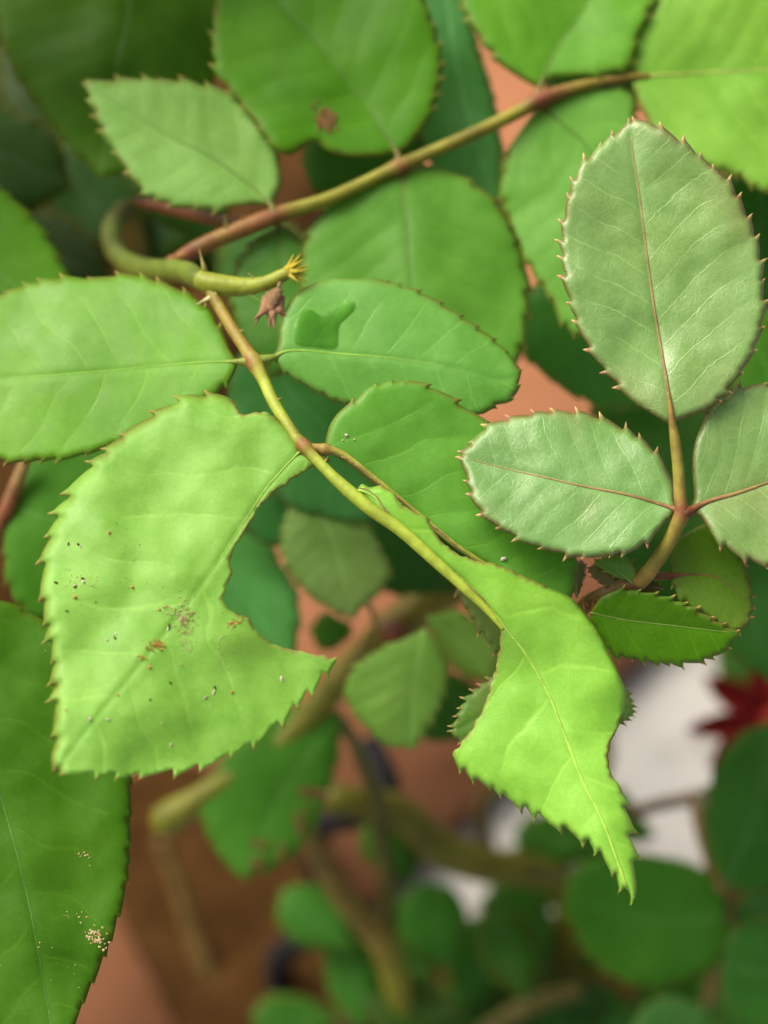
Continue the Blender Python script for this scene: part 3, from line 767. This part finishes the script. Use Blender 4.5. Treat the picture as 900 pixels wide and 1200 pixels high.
# leaf at the margin above the oval leaflet
t = shoot('rose shoot at the margin with one plain leaflet above the long oval leaflet', (-120, 560), None, [(-90, 300, 330, 7, .4), (-130, 330, 420, 8, .3)])
ring_leaf(t, [(-75, 290), (-60, 230), (-30, 212), (0, 222), (40, 260), (65, 298), (79, 338), (72, 400), (20, 420), (-50, 360)], [(-75, 290), (0, 320), (74, 396)], 330, .05, -.3, (.075, .22, .02))
# big leaf low in the corner
t = shoot('rose shoot with a very large deep green leaflet, tan insect scars along its edge', (-200, 1100), None, [(-60, 690, 150, 7, .4), (-90, 690, 210, 8, .3), (-130, 720, 300, 9, .3)])
leaf_big, zbig = ring_leaf(t, [(-62, 700), (-30, 700), (0, 704), (22, 713), (47, 727), (90, 765), (130, 830), (150, 900), (152, 950), (148, 1030), (135, 1082), (118, 1128), (95, 1180), (70, 1250), (0, 1290), (-70, 1200), (-100, 1000), (-95, 800)],
          [(-62, 700), (-20, 860), (30, 1040), (68, 1245)], 130, .05, -.28, (.042, .13, .010), step=7, rimw=8, wav=9, puff=1.2, fold=.08, mid_r=(2, 1), mid_color=(.036, .115, .010), sp=30, ht=3)
# reddish stem at the margin with a leaf behind the bitten leaflet
t = shoot('rose shoot with a reddish stem at the margin and a leaflet behind the bitten one', (-60, 900), None, [(34, 530, 330, 6, .5), (24, 556, 335, 8, .3), (10, 592, 340, 10, 1), (-5, 630, 350, 9, .9), (-20, 690, 370, 9, .6)], (.22, .16, .05))
ring_leaf(t, [(18, 594), (25, 565), (42, 535), (110, 515), (155, 555), (140, 640), (90, 700), (46, 724), (24, 708), (10, 680), (6, 640), (8, 610)], [(18, 594), (70, 610), (150, 600)], 345, .05, -.2, (.06, .20, .03), half=90)
# teal leaves seen through the bite and between the stalks
t = shoot('dusky blue-green rose shoot seen through the bite and between the front stalks', (200, 800), None, [(300, 470, 470, 7, .2), (270, 520, 520, 8, .2), (240, 570, 600, 8, .1)])
ring_leaf(t, [(225, 590), (262, 590), (300, 612), (322, 650), (345, 690), (350, 730), (342, 770), (280, 790), (215, 740), (205, 660)], [(225, 590), (280, 690), (340, 768)], 540, .02, -.2, (.11, .37, .14))
ring_leaf(t, [(290, 400), (350, 395), (420, 430), (470, 500), (480, 570), (420, 610), (340, 590), (285, 530), (268, 460)], [(290, 400), (370, 490), (475, 575)], 450, .03, -.2, (.065, .23, .09))
ring_leaf(t, [(330, 575), (300, 560), (270, 575), (262, 600), (290, 625), (330, 640), (360, 610)], [(330, 575), (300, 598), (275, 600)], 480, .03, -.2, (.05, .19, .07))
oval_leaf(t, 470, 640, 160, 120, 40, 640, 0, -.3, (.028, .11, .035))
oval_leaf(t, 560, 640, 150, 110, 50, 560, 0, -.3, (.03, .11, .03))
# thick old cane with cut end
t = shoot('thick old olive cane with a blunt stub end and small dull leaflets above it', (700, 1000), None, [(184, 970, 812, 13, .1), (192, 962, 812, 20, 0), (250, 925, 800, 15, .05), (330, 872, 815, 16, .05), (420, 775, 790, 20, .15), (480, 722, 770, 24, .35), (560, 668, 760, 23, .15), (620, 640, 780, 20, .1)], (.13, .145, .008), r=20)
stem('side_branch', [(455, 735, 722, 15, .9), (470, 750, 706, 14, .9), (478, 752, 700, 9, .9)], t, (.12, .07, .03), lump=.3)
stem('side_branch', [(405, 800, 740, 9, .3), (425, 760, 690, 6, .2), (440, 735, 600, 4, .2), (432, 705, 470, 3, .2), (425, 690, 440, 2, .2)], t, (.14, .14, .03))
ring_leaf(t, [(372, 590), (352, 588), (340, 598), (331, 636), (338, 664), (358, 692), (388, 712), (412, 722), (428, 706), (442, 692), (456, 673), (446, 646), (431, 616), (405, 592)], [(372, 590), (392, 640), (412, 720)], 430, .0, -.1, (.20, .33, .14), sp=13, ht=4.5, step=7, nv=6, puff=4)
ring_leaf(t, [(497, 737), (465, 752), (434, 768), (411, 790), (407, 814), (427, 848), (454, 871), (483, 876), (507, 840), (522, 802), (521, 770)], [(497, 737), (485, 800), (482, 874)], 430, .05, -.1, (.20, .39, .11), sp=14, ht=4.5, step=7, nv=6, puff=4)
ring_leaf(t, [(500, 722), (532, 714), (559, 730), (585, 760), (582, 788), (570, 797), (546, 790), (520, 766)], [(500, 722), (540, 755), (576, 794)], 480, .05, -.1, (.18, .33, .09), sp=16, ht=3.5, nv=6)
ring_leaf(t, [(520, 785), (548, 795), (566, 825), (545, 864), (500, 866), (480, 830)], [(520, 785), (530, 820), (530, 864)], 720, .05, -.2, (.03, .11, .02))
ring_leaf(t, [(380, 715), (400, 725), (412, 735), (400, 755), (378, 760), (365, 740)], [(380, 715), (390, 738), (388, 758)], 700, .05, -.2, (.04, .14, .02))
# scarred leaf under the stub
t = shoot('low rose shoot with a green leaflet scarred by large tan blotches', (420, 1400), None, [(398, 840, 830, 6, .2), (420, 880, 900, 9, .1), (440, 930, 1000, 10, .1)], (.07, .08, .012))
leaf_sc, zsc = ring_leaf(t, [(400, 835), (350, 825), (285, 865), (246, 915), (236, 948), (246, 983), (266, 1012), (287, 1028), (322, 1014), (352, 992), (375, 952), (392, 900)], [(400, 835), (330, 930), (285, 1026)], 800, .02, -.2, (.06, .21, .03))
# canes low down
t = shoot('yellow-brown rose cane rising near the bottom with soft blurred leaflets beside it', (520, 1420), None, [(350, 950, 900, 9, .4), (366, 990, 960, 13, .6), (400, 1050, 1040, 15, .5), (440, 1095, 1090, 17, .45), (458, 1130, 1120, 17, .1), (478, 1210, 1200, 16, 0)], (.17, .175, .010))
oval_leaf(t, 372, 1080, 110, 66, 40, 1150, 0, -.3, (.04, .155, .025))
oval_leaf(t, 414, 1150, 120, 62, 80, 1180, 0, -.3, (.04, .155, .025))
oval_leaf(t, 345, 1195, 100, 60, 0, 1250, 0, -.3, (.035, .13, .02))
oval_leaf(t, 460, 995, 90, 62, 60, 1120, 0, -.3, (.035, .14, .02))
t = shoot('fat olive cane lying low across the pale paving behind the hanging tip', (640, 1250), None, [(385, 935, 1020, 18, .1), (460, 950, 1060, 22, .1), (510, 990, 1090, 23, .1), (560, 1012, 1110, 22, .1), (615, 1020, 1150, 20, .1), (660, 1030, 1220, 18, .1)], (.10, .11, .006), r=18)
oval_leaf(t, 508, 1085, 105, 84, 70, 1250, 0, -.3, (.04, .16, .025))
oval_leaf(t, 560, 1130, 120, 80, 110, 1330, 0, -.3, (.035, .14, .022))
oval_leaf(t, 610, 1090, 120, 80, 60, 1300, 0, -.3, (.035, .13, .022))
oval_leaf(t, 640, 1190, 150, 80, 160, 1300, 0, -.3, (.022, .075, .015))
oval_leaf(t, 520, 1195, 120, 70, 150, 1350, 0, -.3, (.028, .095, .018))
stem('side_branch', [(560, 1215, 1280, 12, .1), (620, 1178, 1260, 12, .1), (680, 1160, 1260, 9, .2)], t, (.10, .10, .015))
# broad dark leaves low on the other side
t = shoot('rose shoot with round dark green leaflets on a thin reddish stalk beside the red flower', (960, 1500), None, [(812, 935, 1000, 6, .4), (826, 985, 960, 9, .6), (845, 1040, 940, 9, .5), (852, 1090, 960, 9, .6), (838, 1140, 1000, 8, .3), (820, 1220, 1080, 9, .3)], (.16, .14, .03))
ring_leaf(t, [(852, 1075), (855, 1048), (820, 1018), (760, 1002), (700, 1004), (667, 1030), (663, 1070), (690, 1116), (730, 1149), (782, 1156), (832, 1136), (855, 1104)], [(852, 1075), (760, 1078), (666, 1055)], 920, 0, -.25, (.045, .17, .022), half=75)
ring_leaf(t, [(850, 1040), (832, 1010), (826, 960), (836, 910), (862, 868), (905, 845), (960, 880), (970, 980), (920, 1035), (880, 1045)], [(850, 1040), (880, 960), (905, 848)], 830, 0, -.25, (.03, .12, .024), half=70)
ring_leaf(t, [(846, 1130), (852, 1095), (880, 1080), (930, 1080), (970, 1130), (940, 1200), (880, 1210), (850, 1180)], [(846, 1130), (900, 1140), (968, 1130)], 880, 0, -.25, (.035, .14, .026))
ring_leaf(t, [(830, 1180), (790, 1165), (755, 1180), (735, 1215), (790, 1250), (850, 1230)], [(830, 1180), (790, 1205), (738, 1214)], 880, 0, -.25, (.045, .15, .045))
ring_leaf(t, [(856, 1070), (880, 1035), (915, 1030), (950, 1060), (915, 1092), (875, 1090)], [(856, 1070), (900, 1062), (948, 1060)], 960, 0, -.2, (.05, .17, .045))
# leaves behind the glossy shoot
t = shoot('soft mid-green rose shoot tucked behind the glossy grey-green leaflets', (840, 760), None, [(765, 330, 440, 6, .3), (800, 380, 500, 7, .2), (850, 430, 600, 8, .2)])
ring_leaf(t, [(760, 340), (690, 325), (640, 330), (617, 350), (612, 385), (614, 412), (640, 440), (670, 460), (702, 474), (745, 476), (800, 440), (790, 380)], [(760, 340), (690, 400), (704, 472)], 440, .03, -.25, (.065, .22, .07))
ring_leaf(t, [(880, 450), (820, 460), (750, 470), (695, 480), (720, 530), (770, 600), (830, 600), (880, 540)], [(880, 450), (810, 530), (775, 598)], 520, .03, -.25, (.055, .17, .05))
ring_leaf(t, [(880, 380), (870, 420), (862, 470), (920, 500), (960, 430), (930, 380)], [(880, 380), (900, 440), (922, 498)], 420, .03, -.25, (.06, .20, .025))
ring_leaf(t, [(900, 180), (860, 200), (840, 250), (850, 330), (900, 360), (950, 300), (950, 220)], [(900, 180), (890, 270), (900, 358)], 470, .03, -.25, (.028, .10, .02))
oval_leaf(t, 800, 660, 200, 130, 20, 760, 0, -.3, (.035, .125, .03))
oval_leaf(t, 880, 720, 170, 100, 70, 620, 0, -.3, (.035, .13, .03))
oval_leaf(t, 700, 590, 150, 100, 30, 700, 0, -.3, (.04, .13, .03))
# teal leaf at top between the arching leaflets
t = shoot('blue-green rose shoot in shade between the arching leaflets at the top', (540, 150), None, [(520, -70, 500, 6, .2), (540, -120, 600, 7, .2)])
ring_leaf(t, [(520, -65), (548, -30), (553, 30), (567, 75), (580, 125), (590, 200), (585, 250), (540, 240), (500, 180), (480, 90), (490, 0)], [(520, -65), (535, 80), (580, 245)], 480, .03, -.25, (.055, .19, .07))
ring_leaf(t, [(410, 130), (370, 150), (355, 185), (375, 225), (430, 235), (480, 215), (500, 170), (460, 140)], [(410, 130), (430, 180), (445, 232)], 430, .03, -.25, (.035, .115, .025))
ring_leaf(t, [(700, -60), (660, 20), (640, 80), (650, 120), (720, 130), (770, 90), (780, 0)], [(700, -60), (700, 40), (690, 125)], 470, .03, -.25, (.03, .10, .02))
# deep foliage filling the bush behind
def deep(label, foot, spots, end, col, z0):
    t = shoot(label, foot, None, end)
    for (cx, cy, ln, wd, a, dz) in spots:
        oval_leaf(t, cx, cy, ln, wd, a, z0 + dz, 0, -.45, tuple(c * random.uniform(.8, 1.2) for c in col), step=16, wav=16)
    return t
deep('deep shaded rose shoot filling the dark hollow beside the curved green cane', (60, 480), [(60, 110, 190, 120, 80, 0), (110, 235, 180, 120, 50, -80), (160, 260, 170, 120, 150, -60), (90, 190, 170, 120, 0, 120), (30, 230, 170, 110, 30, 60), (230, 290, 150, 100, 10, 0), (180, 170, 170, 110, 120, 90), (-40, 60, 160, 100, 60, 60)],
     [(100, 60, 1000, 8, .3), (70, 160, 1060, 9, .3), (50, 260, 1120, 10, .2)], (.018, .05, .009), 900)  # the hollow's shade is put into this very dark leaf colour
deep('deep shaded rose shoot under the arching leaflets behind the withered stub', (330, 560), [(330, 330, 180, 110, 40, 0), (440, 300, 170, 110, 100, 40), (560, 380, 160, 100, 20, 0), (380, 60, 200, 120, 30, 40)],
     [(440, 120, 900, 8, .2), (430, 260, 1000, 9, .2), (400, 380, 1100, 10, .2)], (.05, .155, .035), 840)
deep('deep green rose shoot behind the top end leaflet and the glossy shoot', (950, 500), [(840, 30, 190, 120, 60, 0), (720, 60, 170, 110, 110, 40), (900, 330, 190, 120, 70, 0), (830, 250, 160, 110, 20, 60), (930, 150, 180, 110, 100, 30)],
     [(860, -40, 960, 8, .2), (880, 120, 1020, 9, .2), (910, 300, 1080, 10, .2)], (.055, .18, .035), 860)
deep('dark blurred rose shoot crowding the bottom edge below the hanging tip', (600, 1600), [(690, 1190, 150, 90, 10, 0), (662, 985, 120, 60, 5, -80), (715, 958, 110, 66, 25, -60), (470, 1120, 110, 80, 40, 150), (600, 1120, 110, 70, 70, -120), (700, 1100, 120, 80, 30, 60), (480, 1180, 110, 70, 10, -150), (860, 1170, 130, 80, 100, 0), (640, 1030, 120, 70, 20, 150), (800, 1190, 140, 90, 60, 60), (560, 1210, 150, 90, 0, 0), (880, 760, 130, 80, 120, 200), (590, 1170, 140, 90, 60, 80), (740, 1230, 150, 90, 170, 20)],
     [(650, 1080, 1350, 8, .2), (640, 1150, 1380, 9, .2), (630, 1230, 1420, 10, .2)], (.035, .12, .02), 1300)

# ================================================================== RED FLOWER, TUBE, BRANCH
fb = ground_at(960, 1050)
fl = thing('red_flower', 'blurred red flower with narrow pointed petals above the pale paving', 'flower', fb)
fc = (903, 842, 1250)
for a, l, w in [(172, 98, 30), (212, 90, 36), (140, 92, 42), (260, 80, 34), (95, 80, 36), (30, 80, 36), (330, 80, 36)]:
    ca, sa = math.cos(math.radians(a)), math.sin(math.radians(a))
    us = [0, .25, .55, .8, 1]; ws = [.25, .8, 1, .65, .03]
    vs, fs = [], []
    for i, (u, w_) in enumerate(zip(us, ws)):
        for j in (-1, -.5, 0, .5, 1):
            v = j * w_ * w * .5
            zz_ = fc[2] - 60 * u * (1 - u * .7) + 26 * (abs(j) ** 2) * -1
            vs.append(at(fc[0] + ca * u * l - sa * v, fc[1] + sa * u * l + ca * v, zz_))
    for i in range(4):
        for j in range(4):
            k = i * 5 + j
            fs.append((k, k + 1, k + 6, k + 5))
    o0 = at(*fc)
    me = bpy.data.meshes.new('petal'); me.from_pydata([tuple(v - o0) for v in vs], [], fs); me.shade_smooth()
    o = link('petal', me, fl, o0, M_RED)
    md = o.modifiers.new('s', 'SUBSURF'); md.levels = md.render_levels = 2
    md = o.modifiers.new('t', 'SOLIDIFY'); md.thickness = .0004
p0 = at(*fc)
link('flower_centre', tube_mesh('flower_centre', [p0 + UP * k * .001 - FW * .003 for k in range(-3, 4)], [.001, .0028, .0036, .004, .0036, .0028, .001], None, 10, p0, .2), fl, p0, M_RED)
stem('stalk', [(fc[0], fc[1], fc[2] + 6, 7, .2), (fc[0] + 10, fc[1] + 30, fc[2] + 40, 7, .2)], fl, (.08, .14, .02), world_tail=down_tail(fc[0] + 14, fc[1] + 50, fc[2] + 60, 7, lean=(fb.x - p0.x, 0)))
b0 = at(438, 885, 1150)
tb = stem('irrigation_tube', [(432, 868, 1180, 13, 0), (446, 896, 1160, 15, 0), (452, 922, 1150, 17, 0), (436, 944, 1150, 19, 0), (408, 956, 1160, 18, 0), (385, 962, 1180, 15, 0)], None, (0, 0, 0), mat=M_BLACK, lump=.02,
     world_tail=down_tail(370, 975, 1230, 13, lean=(-.01, 0)))
tb['label'] = 'short black rubber tube curling beside the fat olive cane'; tb['category'] = 'tube'
br = stem('dry_twig', [(722, 960, 1150, 7, .3), (765, 945, 1130, 8, .3), (830, 930, 1120, 7, .3), (900, 905, 1120, 6, .3)], None, (.06, .05, .015), lump=.2,
     world_tail=down_tail(950, 900, 1180, 6, lean=(.02, 0)))
tw = stem('dry_twig', [(188, 985, 1700, 9, .2), (210, 1040, 1720, 10, .2), (232, 1110, 1730, 10, .2), (262, 1190, 1740, 9, .2)], None, (.11, .085, .02), lump=.2)
tw['label'] = 'dull brown stick lying on the dark soil under the bush'; tw['category'] = 'twig'
br['label'] = 'thin dark twig crossing the pale paving below the red flower'; br['category'] = 'twig'

# ================================================================== SMALL THINGS ON THE LEAVES
def blob_mesh(name, items, zf, origin, lift=2.2):
    """items: (x, y, rx, ry, angle) flat irregular grains lying on a blade"""
    r_ = random.Random(11)
    vs, fs = [], []
    for (x, y, rx, ry, a) in items:
        k0 = len(vs); n = 7
        ca, sa = math.cos(a), math.sin(a)
        z = zf(x, y)
        vs.append(at(x, y, z - lift - min(rx, ry) * .9))
        for k in range(n):
            th = 2 * math.pi * k / n
            u, v = rx * math.cos(th) * r_.uniform(.6, 1.2), ry * math.sin(th) * r_.uniform(.6, 1.2)
            xx, yy = x + u * ca - v * sa, y + u * sa + v * ca
            vs.append(at(xx, yy, z - lift * .5))
        for k in range(n): fs.append((k0, k0 + 1 + (k + 1) % n, k0 + 1 + k))
    me = bpy.data.meshes.new(name); me.from_pydata([tuple(v - origin) for v in vs], [], fs); me.shade_smooth()
    return me
rg = random.Random(5)
def scatter(cx, cy, sx, sy, n, r0, r1, tilt=0.0):
    out = []
    for _ in range(n):
        u, v = rg.gauss(0, .5), rg.gauss(0, .5)
        x = cx + u * sx * math.cos(tilt) - v * sy * math.sin(tilt); y = cy + u * sx * math.sin(tilt) + v * sy * math.cos(tilt)
        out.append((x, y, rg.uniform(r0, r1), rg.uniform(r0, r1) * .6, rg.uniform(0, 3.14)))
    return out
crumbs = scatter(217, 735, 12, 34, 120, .6, 1.5) + scatter(213, 722, 12, 14, 50, .7, 1.8) + scatter(193, 712, 8, 5, 12, .6, 1.2) + scatter(262, 752, 8, 30, 14, .5, 1.3) + scatter(95, 680, 22, 14, 26, .6, 1.6)
brown = scatter(183, 757, 11, 8, 34, .9, 2.4) + scatter(166, 772, 8, 5, 10, .8, 1.8) + scatter(275, 730, 10, 5, 26, .8, 2.2, -.5) + scatter(190, 711, 9, 4, 10, .7, 1.6) + \
    [(175, 782, 3, 1.8, 0), (138, 814, 2.2, 1.4, 1), (128, 625, 2, 3, .3), (77, 832, 1.5, 1.5, 0), (272, 811, 2, 2.4, 0), (88, 700, 2.5, 3, 1), (155, 688, 2.2, 3, .5)]
dark = [(92, 638, 2.6, 1.6, .6), (80, 637, 1, 3, .2), (66, 683, 3, 1.8, .2), (88, 688, 2, 2.6, .5), (97, 678, 2, 3, 1), (78, 716, 3, 1, .1), (112, 705, 1, 1, 0), (135, 748, 1.6, 4, -.4), (198, 735, 1.4, 5, .1), (252, 806, 1.4, 4, -.3), (200, 800, 2, 2, 0), (176, 820, 1.5, 2, 0)] + scatter(150, 660, 60, 60, 16, .5, 1.0)
white = [(330, 796, 2, 5, -.15), (197, 737, 1.2, 4, 0), (136, 743, 1.2, 3, -.4), (105, 843, 1.6, 4, .1), (127, 843, 4, 1.4, .3), (200, 873, 1.6, 3, .2), (190, 847, 1.5, 1.5, 0), (240, 818, 1.2, 6, .8), (250, 812, 1.2, 5, .4), (125, 750, 2, 2, 0), (98, 682, 3, 2.4, .5), (88, 686, 2.2, 2, 0), (94, 640, 2, 1, 1)] + scatter(180, 800, 90, 60, 12, .5, 1.1)
org3 = parent_world[leaf3.name]
for nm, items, mat in (('pale_frass', crumbs, M_FRASS), ('brown_frass', brown, M_RUST), ('dark_speck', dark, M_SOIL), ('pale_speck', white, M_PALEBIT)):
    o = link(nm, blob_mesh(nm, items, z3, org3), leaf3, org3, mat); o['kind'] = 'stuff'
org4 = parent_world[leaf4.name]
o = link('pale_speck', blob_mesh('pale_speck', [(406, 510, 3, 2, .4), (415, 515, 1.6, 1.2, 0), (402, 516, 1.5, 1, 0), (590, 655, 5, 3, -.2)], z4, org4), leaf4, org4, M_PALEBIT); o['kind'] = 'stuff'
orgb = parent_world[leaf_big.name]
o = link('tan_scar', blob_mesh('tan_scar', scatter(112, 1098, 11, 12, 60, .8, 3.2, -.6) + scatter(96, 1075, 18, 8, 12, .6, 2) + scatter(100, 1003, 14, 8, 10, .6, 2) + scatter(60, 1130, 50, 40, 16, .5, 1.4), zbig, orgb, 1.3), leaf_big, orgb, M_FRASS); o['kind'] = 'stuff'
orgu = parent_world[leafu.name]
o = link('brown_spot', blob_mesh('brown_spot', scatter(382, 138, 15, 15, 60, 1.5, 4.5) + scatter(384, 141, 7, 9, 30, 2, 5) + scatter(368, 125, 10, 6, 8, 1, 2.5), zu, orgu, 3.0), leafu, orgu, M_SCAR); o['kind'] = 'stuff'
orgs = parent_world[leaf_sc.name]
o = link('tan_blotch', blob_mesh('tan_blotch', scatter(303, 1003, 8, 24, 16, 3, 8, .2) + scatter(330, 1000, 9, 9, 6, 3, 7) + scatter(352, 965, 10, 16, 10, 3, 8) + scatter(364, 930, 14, 10, 10, 4, 9), zsc, orgs, 4), leaf_sc, orgs, M_SCAR); o['kind'] = 'stuff'

# wet film on the right-hand oval leaflet
def water_material():
    m, nt = new_mat('water'); T = NT(nt)
    out = T.n('ShaderNodeOutputMaterial')
    tr = T.n('ShaderNodeBsdfTransparent'); tr.inputs[0].default_value = (.74, .98, .32, 1)
    gl = T.n('ShaderNodeBsdfGlossy'); gl.inputs['Roughness'].default_value = .04
    fr = T.n('ShaderNodeFresnel'); fr.inputs[0].default_value = 1.33
    ms = T.n('ShaderNodeMixShader'); T.l(fr.outputs[0], ms.inputs[0]); T.l(tr.outputs[0], ms.inputs[1]); T.l(gl.outputs[0], ms.inputs[2]); T.l(ms.outputs[0], out.inputs[0])
    return m
wr = [(350, 366), (345, 384), (345, 402), (368, 406), (393, 407), (396, 392), (398, 380), (408, 370), (416, 361), (414, 353), (401, 355), (388, 363), (377, 370), (363, 362)]
WO = np.array(spline(wr + [wr[0]], 4))[:-1]
G = np.array([(x, y) for x in np.arange(340, 420, 4.0) for y in np.arange(348, 412, 4.0)]); G = G[inside(G, WO)]
G = G[poly_dist(G, WO, np.roll(WO, -1, axis=0))[0] > 2]
rw_ = delaunay_2d_cdt([Vector(v) for v in np.vstack([WO, G])], [], [list(range(len(WO)))], 1, 1e-4)
wv = np.array([tuple(v) for v in rw_[0]])
wd = poly_dist(wv, WO, np.roll(WO, -1, axis=0))[0]
ow = at(375, 385, z2(375, 385))
me = bpy.data.meshes.new('water_film')
me.from_pydata([tuple(at(p[0], p[1], z2(p[0], p[1]) - 1.5 - .7 * min(1, d / 5) ** .5) - ow) for p, d in zip(wv, wd)], [], [tuple(f) if np.cross(wv[f[1]] - wv[f[0]], wv[f[2]] - wv[f[0]]) < 0 else tuple(reversed(f)) for f in rw_[2]]); me.shade_smooth()
w = link('water_film', me, None, ow, water_material())
w['label'] = 'small wet patch of water near the stalk of the oval leaflet'; w['category'] = 'water'
